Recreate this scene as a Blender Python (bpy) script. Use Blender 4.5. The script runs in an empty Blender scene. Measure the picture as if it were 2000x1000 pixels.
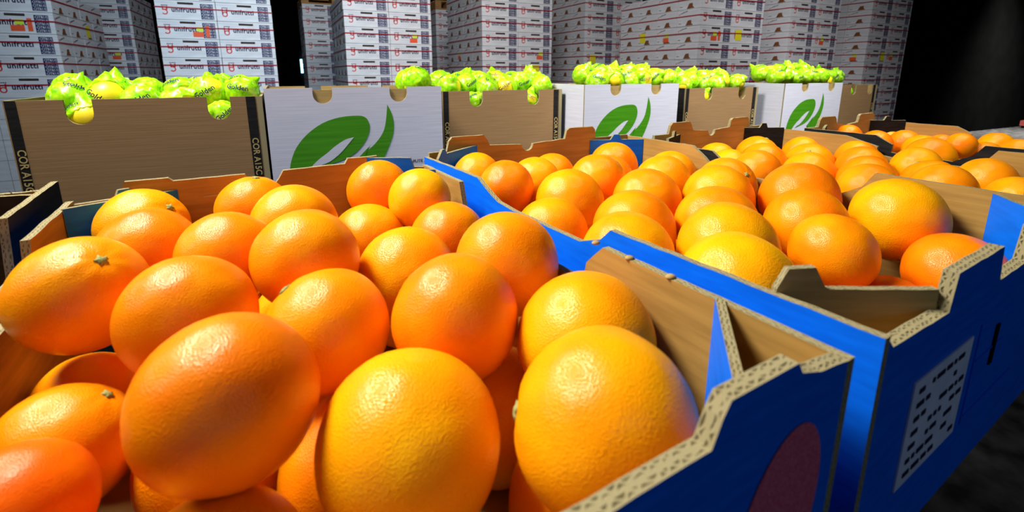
import bpy, bmesh, math, random
from mathutils import Vector, Matrix, noise
PI=math.pi
S=bpy.context.scene; COL=S.collection
# ---------------------------------------------------------------- camera
CZ=1.2                                   # camera height above the warehouse floor
yaw=math.radians(31.87); pitch=math.radians(12.43)
cd=bpy.data.cameras.new('camera'); cam=bpy.data.objects.new('camera',cd); COL.objects.link(cam)
cd.sensor_width=36; cd.lens=930/2000*36; cd.shift_x=0; cd.shift_y=-(500-345)/2000
cd.clip_start=.01; cd.clip_end=200
cam.location=(0,0,CZ)
cam.rotation_euler=(PI/2-pitch,0,-yaw)
cd.dof.use_dof=True; cd.dof.focus_distance=.75; cd.dof.aperture_fstop=9
S.camera=cam
# ---------------------------------------------------------------- view, world, large lights
S.view_settings.view_transform='Standard'; S.view_settings.look='None'
S.view_settings.gamma=1; S.view_settings.use_curve_mapping=False; S.view_settings.exposure=.75
w=bpy.data.worlds.new('world'); S.world=w; w.use_nodes=True
w.node_tree.nodes['Background'].inputs[0].default_value=(.55,.7,1,1)
w.node_tree.nodes['Background'].inputs[1].default_value=.010
def area(name,loc,target,sx,sy,power,color,spread=180):
    l=bpy.data.lights.new(name,'AREA'); l.shape='RECTANGLE'; l.size=sx; l.size_y=sy; l.energy=power; l.color=color
    l.spread=math.radians(spread)
    o=bpy.data.objects.new(name,l); COL.objects.link(o); o.location=loc
    o.rotation_euler=(Vector(target)-Vector(loc)).to_track_quat('-Z','Y').to_euler(); return o
area('overhead_light',(-.40,.95,CZ+1.12),(.45,.50,CZ-.2),.7,.35,25,(1,.97,.92),150)
area('left_light',(-1.3,1.0,CZ+.85),(.35,.5,CZ-.2),0.3,.5,2.5,(.95,.97,1),140)
area('fruit_row_light',(1.5,.35,CZ+1.6),(1.6,1.1,CZ-.1),1.6,.3,12,(1,1,1),66)
area('front_fill_light',(-.2,-2.3,CZ+.7),(.5,.1,CZ-.2),1.5,1.0,4.0,(.45,.65,1))  # added fill from behind the camera to brighten the crate fronts
area('aisle_light',(1.5,2.6,CZ+2.4),(2.0,4.6,CZ+.2),2.4,1.0,34,(1,.98,.96),120)
area('aisle_left_light',(-.3,2.2,CZ+2.0),(.1,5.4,CZ+.3),1.2,1,11,(.6,.82,1),75)
area('aisle_right_light',(3.2,1.0,CZ+2.2),(5.9,3.0,CZ+.2),1.0,.6,7,(1,.98,.97),60)
area('yard_light',(13.2,2.2,3.6),(13.6,2.5,0),1,1,300,(1,.98,.95),75)
# ---------------------------------------------------------------- materials
def mat(name,base,rough=.6,spec=.3,emit=None,estr=1):
    m=bpy.data.materials.new(name); m.use_nodes=True; b=m.node_tree.nodes['Principled BSDF']
    b.inputs['Base Color'].default_value=(*base,1); b.inputs['Roughness'].default_value=rough
    b.inputs['Specular IOR Level'].default_value=spec
    if emit: b.inputs['Emission Color'].default_value=(*emit,1); b.inputs['Emission Strength'].default_value=estr
    return m
def nodes(m): return m.node_tree.nodes,m.node_tree.links,m.node_tree.nodes['Principled BSDF']
def paper(name,a,b,scale=(6,6,120),rough=.7,spec=.2,bump=.12,coord='Object',fac=(.35,.65)):
    m=mat(name,a,rough,spec); n,l,p=nodes(m)
    tc=n.new('ShaderNodeTexCoord'); mp=n.new('ShaderNodeMapping'); mp.inputs['Scale'].default_value=scale
    nz=n.new('ShaderNodeTexNoise'); nz.inputs['Scale'].default_value=3; nz.inputs['Detail'].default_value=4
    r=n.new('ShaderNodeValToRGB'); r.color_ramp.elements[0].position=fac[0]; r.color_ramp.elements[1].position=fac[1]
    r.color_ramp.elements[0].color=(*a,1); r.color_ramp.elements[1].color=(*b,1)
    bp=n.new('ShaderNodeBump'); bp.inputs['Strength'].default_value=bump; bp.inputs['Distance'].default_value=.001
    l.new(tc.outputs[coord],mp.inputs[0]); l.new(mp.outputs[0],nz.inputs[0]); l.new(nz.outputs[0],r.inputs[0])
    l.new(r.outputs[0],p.inputs['Base Color']); l.new(nz.outputs[0],bp.inputs['Height']); l.new(bp.outputs[0],p.inputs['Normal'])
    return m
M={}
M['kraft']=paper('kraft_board',(.33,.18,.04),(.42,.235,.055),(4,4,60),.62)
M['kraft2']=paper('kraft_outer_board',(.25,.145,.06),(.31,.18,.078),(3,3,150),.75)
M['flap']=paper('kraft_flap',(.36,.24,.08),(.44,.30,.11),(5,5,60),.7)
M['blue']=paper('blue_print',(.0005,.12,.66),(.0008,.15,.78),(8,8,60),.5,.2)
M['black']=paper('black_print',(.010,.010,.010),(.02,.018,.016),(8,8,60),.7,.08)
M['white']=paper('white_print',(.55,.55,.62),(.64,.64,.70),(3,3,150),.5,.3)
M['carton']=paper('carton_white',(.60,.60,.63),(.72,.72,.74),(2,2,12),.55,.3,.05)
M['navy']=mat('navy_ink',(.012,.016,.08),.5)
M['ink']=mat('dark_ink',(.015,.015,.05),.5)
M['red']=mat('red_ink',(.60,.02,.015),.5)
M['strap']=mat('red_plastic_strap',(.36,.005,.015),.4,.3)
M['cwhite']=mat('white_ink',(.75,.75,.78),.5)
M['hole']=mat('dark_slot',(.02,.008,.004),.9,.1)
M['hat']=mat('brown_ink',(.20,.07,.02),.6)
M['yellow']=mat('yellow_sticker',(.80,.72,.02),.5)
M['ylime']=mat('lime_sticker',(.62,.80,.05),.5)
M['orange']=mat('orange_sticker',(.80,.10,.03),.5)
M['green']=paper('green_print',(.045,.22,.004),(.065,.29,.008),(2,2,60),.55)
M['gold']=mat('gold_ink',(.45,.33,.12),.5)
M['wood']=paper('pallet_wood',(.34,.17,.06),(.48,.26,.10),(1,12,12),.8)
M['dark']=mat('dark_steel',(.008,.008,.009),.7,.1)
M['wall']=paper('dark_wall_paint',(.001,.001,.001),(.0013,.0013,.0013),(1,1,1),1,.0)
M['sign']=mat('red_board',(.08,.008,.006),.6)
M['led']=mat('door_light',(.3,.6,1),.5,.3,(.35,.7,1),2.2)
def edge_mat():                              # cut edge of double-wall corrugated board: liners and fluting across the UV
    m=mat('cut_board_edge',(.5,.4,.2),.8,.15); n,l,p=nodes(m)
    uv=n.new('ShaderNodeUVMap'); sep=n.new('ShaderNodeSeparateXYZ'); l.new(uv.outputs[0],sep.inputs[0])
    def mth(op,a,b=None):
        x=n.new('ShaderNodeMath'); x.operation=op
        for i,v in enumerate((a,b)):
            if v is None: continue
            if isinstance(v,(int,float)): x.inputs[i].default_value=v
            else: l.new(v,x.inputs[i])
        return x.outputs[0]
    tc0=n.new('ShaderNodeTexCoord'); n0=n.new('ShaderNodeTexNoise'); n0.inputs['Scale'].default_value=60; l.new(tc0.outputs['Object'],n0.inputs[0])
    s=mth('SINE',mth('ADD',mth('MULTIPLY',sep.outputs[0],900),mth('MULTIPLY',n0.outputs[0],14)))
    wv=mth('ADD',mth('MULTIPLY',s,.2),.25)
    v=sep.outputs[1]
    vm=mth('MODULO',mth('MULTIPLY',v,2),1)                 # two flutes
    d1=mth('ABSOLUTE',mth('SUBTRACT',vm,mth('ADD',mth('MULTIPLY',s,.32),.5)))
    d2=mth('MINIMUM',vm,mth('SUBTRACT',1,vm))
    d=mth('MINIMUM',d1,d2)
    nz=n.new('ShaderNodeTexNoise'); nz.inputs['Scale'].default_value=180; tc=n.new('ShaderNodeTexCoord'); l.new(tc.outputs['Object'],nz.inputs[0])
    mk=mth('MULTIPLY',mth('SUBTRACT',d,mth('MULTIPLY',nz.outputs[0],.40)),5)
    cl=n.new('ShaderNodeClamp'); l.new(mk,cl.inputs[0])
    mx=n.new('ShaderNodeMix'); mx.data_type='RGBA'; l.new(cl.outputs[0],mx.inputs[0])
    mx.inputs[6].default_value=(.30,.25,.125,1); mx.inputs[7].default_value=(.13,.095,.035,1)  # second, darker brown paints the shade inside the flute hollows
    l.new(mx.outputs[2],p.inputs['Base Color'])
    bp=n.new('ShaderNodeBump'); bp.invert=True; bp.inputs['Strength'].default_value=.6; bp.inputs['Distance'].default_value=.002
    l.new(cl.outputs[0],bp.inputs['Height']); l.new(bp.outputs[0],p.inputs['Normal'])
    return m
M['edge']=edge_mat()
def fruit_mat():
    m=mat('grapefruit_peel',(.9,.35,.01),.27,.34); n,l,p=nodes(m)
    oi=n.new('ShaderNodeObjectInfo'); tc=n.new('ShaderNodeTexCoord')
    sep=n.new('ShaderNodeSeparateColor'); l.new(oi.outputs['Color'],sep.inputs[0])
    nz=n.new('ShaderNodeTexNoise'); nz.inputs['Scale'].default_value=1.1; nz.inputs['Detail'].default_value=3; l.new(tc.outputs['Object'],nz.inputs[0])
    a=n.new('ShaderNodeMath'); a.operation='MULTIPLY_ADD'; l.new(nz.outputs[0],a.inputs[0]); a.inputs[1].default_value=.9; l.new(sep.outputs[0],a.inputs[2])
    b=n.new('ShaderNodeMath'); b.operation='SUBTRACT'; l.new(a.outputs[0],b.inputs[0]); b.inputs[1].default_value=.45
    r=n.new('ShaderNodeValToRGB'); e=r.color_ramp.elements
    e[0].position=0; e[0].color=(.92,.42,.0015,1); e[1].position=1; e[1].color=(.90,.13,.001,1)
    k=e.new(.5); k.color=(.92,.26,.001,1)
    l.new(b.outputs[0],r.inputs[0]); 
    sp=n.new('ShaderNodeTexNoise'); sp.inputs['Scale'].default_value=38; sp.inputs['Detail'].default_value=2; l.new(tc.outputs['Object'],sp.inputs[0])
    mr=n.new('ShaderNodeMapRange'); mr.inputs[1].default_value=.56; mr.inputs[2].default_value=.75; mr.inputs[3].default_value=0; mr.inputs[4].default_value=.35; l.new(sp.outputs[0],mr.inputs[0])
    mx=n.new('ShaderNodeMix'); mx.data_type='RGBA'; l.new(mr.outputs[0],mx.inputs[0]); l.new(r.outputs[0],mx.inputs[6]); mx.inputs[7].default_value=(.80,.20,.001,1)
    l.new(mx.outputs[2],p.inputs['Base Color'])
    vo=n.new('ShaderNodeTexVoronoi'); vo.inputs['Scale'].default_value=42; l.new(tc.outputs['Object'],vo.inputs[0])
    n2=n.new('ShaderNodeTexNoise'); n2.inputs['Scale'].default_value=4; n2.inputs['Detail'].default_value=0; l.new(tc.outputs['Object'],n2.inputs[0])
    ad=n.new('ShaderNodeMath'); ad.operation='MULTIPLY_ADD'; l.new(n2.outputs[0],ad.inputs[0]); ad.inputs[1].default_value=2.0; l.new(vo.outputs[0],ad.inputs[2])
    bp=n.new('ShaderNodeBump'); bp.inputs['Strength'].default_value=.16; bp.inputs['Distance'].default_value=.008; l.new(ad.outputs[0],bp.inputs['Height']); l.new(bp.outputs[0],p.inputs['Normal'])
    p.inputs['Specular Tint'].default_value=(1,.9,.68,1)
    p.inputs['Subsurface Weight'].default_value=.08; p.inputs['Subsurface Radius'].default_value=(1,.35,.05); p.inputs['Subsurface Scale'].default_value=.006
    return m
M['fruit']=fruit_mat()
M['stem']=paper('stem_green',(.14,.20,.03),(.42,.38,.14),(30,30,30),.7)
M['lemon']=paper('yellow_peel',(.90,.62,.01),(.90,.74,.02),(30,30,30),.35,.5,.1)
def film_mat():
    m=mat('green_film',(.4,.85,.02),.28,.5); n,l,p=nodes(m)
    tc=n.new('ShaderNodeTexCoord'); nz=n.new('ShaderNodeTexNoise'); nz.inputs['Scale'].default_value=2.3; nz.inputs['Detail'].default_value=2; nz.inputs['Distortion'].default_value=1.2
    oi=n.new('ShaderNodeObjectInfo'); ad=n.new('ShaderNodeVectorMath'); l.new(tc.outputs['Object'],ad.inputs[0]); 
    sc=n.new('ShaderNodeMath'); sc.operation='MULTIPLY'; sc.inputs[1].default_value=20; l.new(oi.outputs['Random'],sc.inputs[0]); l.new(sc.outputs[0],ad.inputs[1])
    l.new(ad.outputs[0],nz.inputs[0]); r=n.new('ShaderNodeValToRGB'); e=r.color_ramp.elements
    e[0].position=.36; e[0].color=(.25,.75,.006,1); e[1].position=.70; e[1].color=(.80,.92,.60,1)
    k=e.new(.47); k.color=(.45,.93,.01,1); k=e.new(.58); k.color=(.60,.92,.02,1); k=e.new(.62); k.color=(.62,.93,.05,1)
    l.new(nz.outputs[0],r.inputs[0]); l.new(r.outputs[0],p.inputs['Base Color'])
    tr=n.new('ShaderNodeBsdfTranslucent'); l.new(r.outputs[0],tr.inputs[0]); mx=n.new('ShaderNodeMixShader'); mx.inputs[0].default_value=.4
    l.new(p.outputs[0],mx.inputs[1]); l.new(tr.outputs[0],mx.inputs[2]); l.new(mx.outputs[0],n['Material Output'].inputs[0])
    return m
M['film']=film_mat()
def asphalt():
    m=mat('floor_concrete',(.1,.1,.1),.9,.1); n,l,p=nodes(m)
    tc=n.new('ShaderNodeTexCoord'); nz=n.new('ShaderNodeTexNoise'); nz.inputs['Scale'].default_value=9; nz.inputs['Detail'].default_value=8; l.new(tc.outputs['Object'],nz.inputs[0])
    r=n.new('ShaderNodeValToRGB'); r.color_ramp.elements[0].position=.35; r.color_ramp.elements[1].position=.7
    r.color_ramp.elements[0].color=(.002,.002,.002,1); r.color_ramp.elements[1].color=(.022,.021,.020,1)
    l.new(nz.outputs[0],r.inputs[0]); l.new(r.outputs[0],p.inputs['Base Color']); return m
M['floor']=asphalt()
# ---------------------------------------------------------------- helpers
def link(name,me,parent=None,loc=(0,0,0),rot=(0,0,0)):
    o=bpy.data.objects.new(name,me); COL.objects.link(o); o.location=loc; o.rotation_euler=rot
    if parent: o.parent=parent
    return o
def thing(name,label,cat,loc=(0,0,0),rot=(0,0,0),group=None,me=None):
    o=link(name,me,None,loc,rot); o['label']=label; o['category']=cat
    if group: o['group']=group
    return o
def bmesh_to(name,bm,mats,smooth=False):
    bmesh.ops.recalc_face_normals(bm,faces=bm.faces) if not smooth=='keep' else None
    me=bpy.data.meshes.new(name); bm.to_mesh(me); bm.free()
    for m in mats: me.materials.append(m)
    if smooth: me.polygons.foreach_set('use_smooth',[True]*len(me.polygons))
    return me
def box(bm,x0,x1,y0,y1,z0,z1,mi=0):
    vs=[bm.verts.new((x,y,z)) for z in (z0,z1) for y in (y0,y1) for x in (x0,x1)]
    for f in ((0,2,3,1),(4,5,7,6),(0,1,5,4),(2,6,7,3),(0,4,6,2),(1,3,7,5)):
        fc=bm.faces.new([vs[i] for i in f]); fc.material_index=mi
def boxmesh(name,dims,m):
    bm=bmesh.new(); box(bm,*dims); return bmesh_to(name,bm,[m])
def rough_outline(pts,bottom,rng,step=.012,j=.0004):
    """pts: open top line (s,z) left to right; returns closed outline with a slightly torn top line"""
    out=[]
    for a,b in zip(pts,pts[1:]):
        L=math.hypot(b[0]-a[0],b[1]-a[1]); k=max(1,int(L/step))
        for i in range(k):
            t=i/k; q=j if i else 0
            out.append((a[0]+(b[0]-a[0])*t+rng.uniform(-q,q),a[1]+(b[1]-a[1])*t+rng.uniform(-q,q)))
    out.append(pts[-1])
    return out+[(pts[-1][0],bottom),(pts[0][0],bottom)]
def wall_mesh(name,p0,u,nrm,outline,thick,mats):
    """sheet of board: outline in (s,z); outer face (mats[0]) on the side of nrm, inner face mats[1], cut edges mats[2]"""
    p0=Vector(p0);u=Vector(u).normalized();nrm=Vector(nrm).normalized();Z=Vector((0,0,1))
    bm=bmesh.new(); uvl=bm.loops.layers.uv.new('UVMap')
    A=[bm.verts.new(p0+u*s+Z*z) for s,z in outline]; B=[bm.verts.new(p0+u*s+Z*z-nrm*thick) for s,z in outline]
    f=bm.faces.new(A); f.material_index=0; g=bm.faces.new(B[::-1]); g.material_index=1
    n=len(outline); acc=0
    for i in range(n):
        j=(i+1)%n; L=math.hypot(outline[j][0]-outline[i][0],outline[j][1]-outline[i][1])
        e=bm.faces.new([A[i],B[i],B[j],A[j]]); e.material_index=2
        for lp,c in zip(e.loops,((acc,0),(acc,1),(acc+L,1),(acc+L,0))): lp[uvl].uv=c
        acc+=L
    bmesh.ops.recalc_face_normals(bm,faces=bm.faces)
    bmesh.ops.triangulate(bm,faces=[x for x in bm.faces if len(x.verts)>4])
    me=bpy.data.meshes.new(name); bm.to_mesh(me); bm.free()
    for m in mats: me.materials.append(m)
    return me
def text_mesh(txt,size,m,offset=.0,res=3,align='LEFT',gap=1.0):
    c=bpy.data.curves.new('txt','FONT'); c.body=txt; c.size=size; c.offset=offset; c.resolution_u=res; c.align_x=align; c.space_character=gap
    o=bpy.data.objects.new('txt',c); COL.objects.link(o)
    me=bpy.data.meshes.new_from_object(o.evaluated_get(bpy.context.evaluated_depsgraph_get()))
    bpy.data.objects.remove(o); bpy.data.curves.remove(c); me.materials.clear(); me.materials.append(m); return me
def place_flat(me,fn):
    """map a flat xy mesh through fn(x,y)->(x,y,z)"""
    for v in me.vertices: v.co=fn(v.co.x,v.co.y)
    return me
def join_meshes(name,parts):
    bm=bmesh.new(); mats=[]
    for me in parts:
        base=len(bm.faces); bm.from_mesh(me); bm.faces.ensure_lookup_table()
        idx=[]
        for m in me.materials:
            if m not in mats: mats.append(m)
            idx.append(mats.index(m))
        for f in bm.faces[base:]: f.material_index=idx[f.material_index] if idx else 0
    out=bpy.data.meshes.new(name); bm.to_mesh(out); bm.free()
    for m in mats: out.materials.append(m)
    return out
def flat_poly(pts,m,fn):
    bm=bmesh.new(); f=bm.faces.new([bm.verts.new(fn(x,y)) for x,y in pts]); bmesh.ops.triangulate(bm,faces=[f])
    me=bpy.data.meshes.new('p'); bm.to_mesh(me); bm.free(); me.materials.append(m); return me
def ellipse(cx,cy,rx,ry,n=32,a0=0,rot=0):
    o=[]
    for i in range(n):
        a=a0+2*PI*i/n; x,y=rx*math.cos(a),ry*math.sin(a); o.append((cx+x*math.cos(rot)-y*math.sin(rot),cy+x*math.sin(rot)+y*math.cos(rot)))
    return o
FRUIT={"1":[[-0.0096,0.2439,-0.155,0.041],[0.0673,0.2081,-0.1888,0.0471],[0.1426,0.1449,-0.1652,0.0449],[-0.0927,0.4208,-0.1525,0.0408],[-0.0287,0.357,-0.1584,0.041],[0.0492,0.3184,-0.1728,0.0417],[0.1244,0.2722,-0.1637,0.0434],[0.1932,0.2179,-0.1746,0.0455],[0.0504,0.3967,-0.149,0.0415],[0.1951,0.3215,-0.1582,0.044],[0.133,0.3947,-0.1822,0.0449],[-0.004,0.4546,-0.156,0.0397],[-0.0639,0.5113,-0.1579,0.0403],[-0.0738,0.5906,-0.1564,0.0411],[0.0258,0.5911,-0.1522,0.0393],[0.0576,0.5167,-0.1553,0.0428],[0.1336,0.5271,-0.1884,0.0419],[0.1982,0.4486,-0.1761,0.0409],[0.1961,0.5225,-0.1479,0.0367],[0.1672,0.5915,-0.1486,0.0395],[-0.1024,0.4276,-0.2364,0.0331],[-0.0989,0.3486,-0.2205,0.0371],[-0.1015,0.2837,-0.205,0.031],[-0.0245,0.2116,-0.2263,0.0408],[-0.0832,0.1513,-0.2518,0.0483],[-0.0926,0.2388,-0.2587,0.041],[-0.0223,0.3337,-0.252,0.0481],[-0.025,0.442,-0.2518,0.0482],[-0.0261,0.5578,-0.2517,0.0484],[0.0309,0.1481,-0.2519,0.0482],[0.0541,0.2768,-0.2519,0.0482],[0.0551,0.3895,-0.2517,0.0483],[0.0531,0.4965,-0.2518,0.0483],[0.0964,0.5817,-0.2518,0.0483],[0.1627,0.1761,-0.2517,0.0484],[0.1555,0.2719,-0.2517,0.0484],[0.1864,0.3626,-0.2517,0.0484],[0.1597,0.4707,-0.252,0.0481],[0.1897,0.5607,-0.2517,0.0483]],"2":[[0.3357,0.6428,-0.1619,0.0398],[0.3402,0.564,-0.1621,0.0402],[0.4162,0.6005,-0.1697,0.04],[0.4816,0.6432,-0.1754,0.0394],[0.4044,0.5,-0.1786,0.0478],[0.3287,0.4384,-0.1913,0.0448],[0.4864,0.5348,-0.165,0.0434],[0.6185,0.6377,-0.1715,0.0452],[0.4989,0.4468,-0.1779,0.0475],[0.401,0.375,-0.1819,0.0486],[0.3294,0.3152,-0.1787,0.0458],[0.5542,0.5819,-0.1777,0.0414],[0.5851,0.4936,-0.1716,0.0446],[0.6591,0.5386,-0.1756,0.0432],[0.5752,0.3886,-0.1722,0.048],[0.4869,0.328,-0.1771,0.0475],[0.4114,0.2628,-0.1715,0.0481],[0.3377,0.2036,-0.1703,0.0475],[0.6524,0.3217,-0.1675,0.0499],[0.5736,0.2709,-0.177,0.0455],[0.5117,0.2132,-0.1785,0.0402],[0.6546,0.2114,-0.1666,0.0483],[0.6066,0.1427,-0.1976,0.0426],[0.5382,0.1685,-0.236,0.0414],[0.6567,0.4323,-0.1733,0.0455],[0.3358,0.1432,-0.2517,0.0484],[0.3302,0.2626,-0.2533,0.0466],[0.3353,0.3707,-0.2524,0.0477],[0.3958,0.4428,-0.2527,0.0474],[0.3547,0.5606,-0.2517,0.0484],[0.4036,0.2077,-0.2519,0.0462],[0.4519,0.2861,-0.253,0.047],[0.464,0.3786,-0.2527,0.0473],[0.4718,0.4986,-0.2521,0.048],[0.4456,0.5903,-0.2517,0.0483],[0.4605,0.1381,-0.2525,0.0449],[0.5358,0.2515,-0.2553,0.045],[0.5512,0.3423,-0.2519,0.0482],[0.5822,0.4433,-0.2517,0.0484],[0.5929,0.54,-0.2517,0.0484]],"3":[[0.8681,0.5971,-0.182,0.0406],[0.8162,0.5335,-0.184,0.0427],[1.0019,0.5922,-0.1814,0.0449],[0.9175,0.5282,-0.1824,0.0456],[0.7825,0.4586,-0.1715,0.0414],[1.0579,0.5277,-0.1749,0.0396],[0.9914,0.4783,-0.182,0.0447],[0.9117,0.4377,-0.188,0.0459],[1.0578,0.4227,-0.1702,0.0398],[0.9869,0.3856,-0.1723,0.0414],[0.9132,0.3461,-0.1789,0.0435],[0.8351,0.3124,-0.1785,0.0426],[1.0584,0.3288,-0.1702,0.0391],[0.9919,0.2864,-0.1825,0.0419],[0.9174,0.2485,-0.1767,0.0429],[1.0569,0.2349,-0.1767,0.0404],[0.9979,0.184,-0.1906,0.0399]],"4":[[1.2747,0.5341,-0.151,0.0289],[1.3127,0.4903,-0.1687,0.0352],[1.4656,0.5242,-0.1834,0.0369],[1.4204,0.4722,-0.1713,0.0342],[1.3682,0.4199,-0.1819,0.0415],[1.2644,0.3734,-0.1791,0.0456],[1.4734,0.4177,-0.1747,0.0288],[1.3241,0.344,-0.152,0.0274],[1.4692,0.323,-0.1642,0.0334],[1.3648,0.3135,-0.1785,0.0352],[1.422,0.2765,-0.1713,0.0344]]}
NVIS={"1": 24, "2": 25, "3": 17, "4": 11}
AXIS={"1_3": [0.436, -0.515, 0.738], "1_5": [-0.569, 0.321, 0.757], "1_13": [0.647, -0.476, 0.596], "1_14": [0.139, -0.052, 0.989], "1_21": [0.665, 0.048, 0.745], "1_2": [-0.811, 0.576, 0.103], "2_24": [-0.091, -0.799, 0.595], "3_1": [0.096, -0.793, 0.602], "3_6": [-0.63, -0.248, 0.736], "3_2": [0.281, -0.272, 0.92], "3_13": [-0.037, 0.522, 0.852], "4_2": [-0.901, 0.139, 0.411]}
# ================================================================ SETTING
def struct(name,dims,m,rot=0,loc=(0,0,0)):
    o=link(name,boxmesh(name,dims,m),None,loc,(0,0,rot)); o['kind']='structure'; return o
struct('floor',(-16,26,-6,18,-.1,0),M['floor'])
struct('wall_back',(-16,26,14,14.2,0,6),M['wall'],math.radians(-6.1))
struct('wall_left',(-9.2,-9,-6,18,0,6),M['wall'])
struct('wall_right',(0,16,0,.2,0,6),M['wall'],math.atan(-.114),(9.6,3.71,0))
x,y=16.0,3.15
o=thing('barrier_board','low dark red board lying at the foot of the far dark wall','board',(14.9,2.98,0),(0,0,math.atan(-.114)))
link('board_body',boxmesh('board_body',(0,1.4,-.08,.0,.05,.16),M['sign']),o); link('foot_block',boxmesh('foot_block',(.1,.3,-.08,0,0,.05),M['dark']),o); link('foot_block',boxmesh('foot_block',(1.1,1.3,-.08,0,0,.05),M['dark']),o)
# ================================================================ GRAPEFRUIT CRATES
def prof_side(D,H,low,flip=False,a=.196,b=.235,c=.355,d=.413,e=.435,steep=False):
    """top line of a long side from front to back: high, dip in the middle, high"""
    p=[(0,H),(a,H),(a+.012,H-low*.55),(b,H-low),(c,H-low),(c+.03,H-low*.9),(d,H-low*.45),(e,H),(D,H)]
    if steep: p=[(0,H),(a-.018,H),(a,H-low*.5),(a+.004,H-low),(e-.012,H-low),(e-.006,H-low*.5),(e,H),(D,H)]
    return p
def crate(label,x0,y0,rot,W,D,H,z0,outer,left,right,front,back,legs,group=None,seed=1,zoff=0):
    rng=random.Random(seed)
    c=thing('fruit_crate',label,'crate',(x0,y0,z0),(0,0,rot),group)
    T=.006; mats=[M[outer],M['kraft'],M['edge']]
    def panel(name,p0,u,n,prof,th=T,ms=None):
        return link(name,wall_mesh(name,p0,u,n,rough_outline(prof,0,rng),th,ms or mats),c)
    panel('side_panel',(0,0,0),(0,1,0),(-1,0,0),left)
    panel('side_panel',(W,0,0),(0,1,0),(1,0,0),right)
    panel('front_panel',(T,0,0),(1,0,0),(0,-1,0),[(s-T if s>T else 0,z) for s,z in front if s<=W-T]+[(W-2*T,front[-1][1])],.008)
    panel('back_panel',(T,D,0),(1,0,0),(0,1,0),[(max(s-T,0),z) for s,z in back if s<=W-T]+[(W-2*T,back[-1][1])])
    link('bottom_panel',boxmesh('bottom_panel',(T,W-T,T,D-T,0,.005),M['kraft']),c)
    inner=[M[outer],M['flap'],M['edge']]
    # diagonal corner posts, printed side towards the fruit
    for key,(lx,ly,nub) in legs.items():
        sx=0 if 'l' in key else W; sy=0 if 'f' in key else D
        ix=1 if sx==0 else -1; iy=1 if sy==0 else -1
        a=Vector((sx+ix*(T+.001),sy+iy*ly,0)); b=Vector((sx+ix*lx,sy+iy*(.010 if sy==0 else T+.001),0))
        u=(b-a); L=u.length; n=Vector((ix*abs(u.y),iy*abs(u.x),0))
        h=H-.003
        if nub=='side': pr=[(0,h),(.006,h+.013),(.022,h+.014),(.03,h),(L,h)]
        elif nub=='mid': pr=[(0,h),(L*.42,h),(L*.46,h+.01),(L*.56,h+.01),(L*.62,h),(L,h)]
        elif nub=='end': pr=[(0,h),(L*.30,h),(L*.36,h+.016),(L,h+.017)]
        elif nub=='high': pr=[(0,h),(L*.1,h+.013),(L*.16,h+.013),(L*.2,h+.006),(L,h+.010)]
        else: pr=[(0,h),(L,h)]
        panel('corner_post',a+Vector((0,0,.005)),u,n,pr,.005,inner)
    return c
z0=CZ-.302; H=.172
def tabs(W,H,base=.004,t0=.04,t1=.11,up=.028,notch=.19,tt0=.277,tt1=.345):
    r=.012; p=[(0,H+base),(t0-.004,H+base),(t0,H+up-.006),(t0+.006,H+up),(t1-.008,H+up),(t1-.002,H+up-.006),(t1+.004,H+base+.004),(notch-r,H+base)]
    p+=[(notch-r*math.cos(a),H+base-r*math.sin(a)) for a in [PI*k/8 for k in range(1,8)]]
    p+=[(notch+r,H+base),(tt0-.004,H+base+.003),(tt0,H+up-.004),(tt0+.006,H+up),(tt1-.006,H+up),(tt1,H+up-.006),(tt1+.002,H+base),(W,H+base)]
    return p
def front_prof(W,H,a=.094,b=.183,up=.013,lo=.014,side='both'):
    return [(0,H-.003),(.012,H-lo*.6),(a-.004,H-lo*.8),(a,H+up),(b-.004,H+up),(b+.004,H-lo),(W-b-.004,H-lo),(W-b+.004,H+up),(W-a,H+up),(W-a+.004,H-lo*.5),(W,H-.001)]
# crate 1: in front, blue
W1,D1=.389,.550
f1=[(0,H),(.04,H),(.046,H+.012),(.09,H+.013),(.098,H-.003),(W1-.103,H-.003),(W1-.098,H+.008),(W1-.094,H+.014),(W1-.05,H+.014),(W1-.046,H+.008),(W1-.03,H+.003),(W1,H)]
b1=[(0,H-.003),(.044,H-.001),(.05,H+.016),(.088,H+.016),(.092,H+.012),(.162,H+.012),(.166,H+.002),(.172,H-.006),(.190,H-.006),(.197,H+.002),(.203,H+.012),(.276,H+.013),(.28,H+.02),(.318,H+.02),(.324,H+.004),(W1,H-.002)]
c1=crate('blue cardboard crate of grapefruit in the foreground, pink oval printed on its front',-.148,.0905,math.radians(-.9),W1,D1,H,z0,'blue',
  prof_side(D1,H,.04,steep=True,a=.19,e=.415),prof_side(D1,H,.036,steep=True,a=.186,e=.425),f1,b1,
  {'fl':(.08,.065,''),'fr':(.075,.07,''),'bl':(.095,.045,'mid'),'br':(.085,.05,'end')},seed=3)
# crate 2: blue, right of it
W2,D2=.438,.612
c2=crate('blue cardboard crate of grapefruit with a white paper label on its front',.271,.0835,0,W2,D2,H,z0,'blue',
  prof_side(D2,H,.022),prof_side(D2,H+.004,.036,a=.175,b=.215,c=.375,d=.425,e=.45),front_prof(W2,H),tabs(W2,H,.006),
  {'fl':(.09,.062,'side'),'fr':(.08,.065,''),'bl':(.09,.04,'high'),'br':(.105,.05,'mid')},seed=4)
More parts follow.
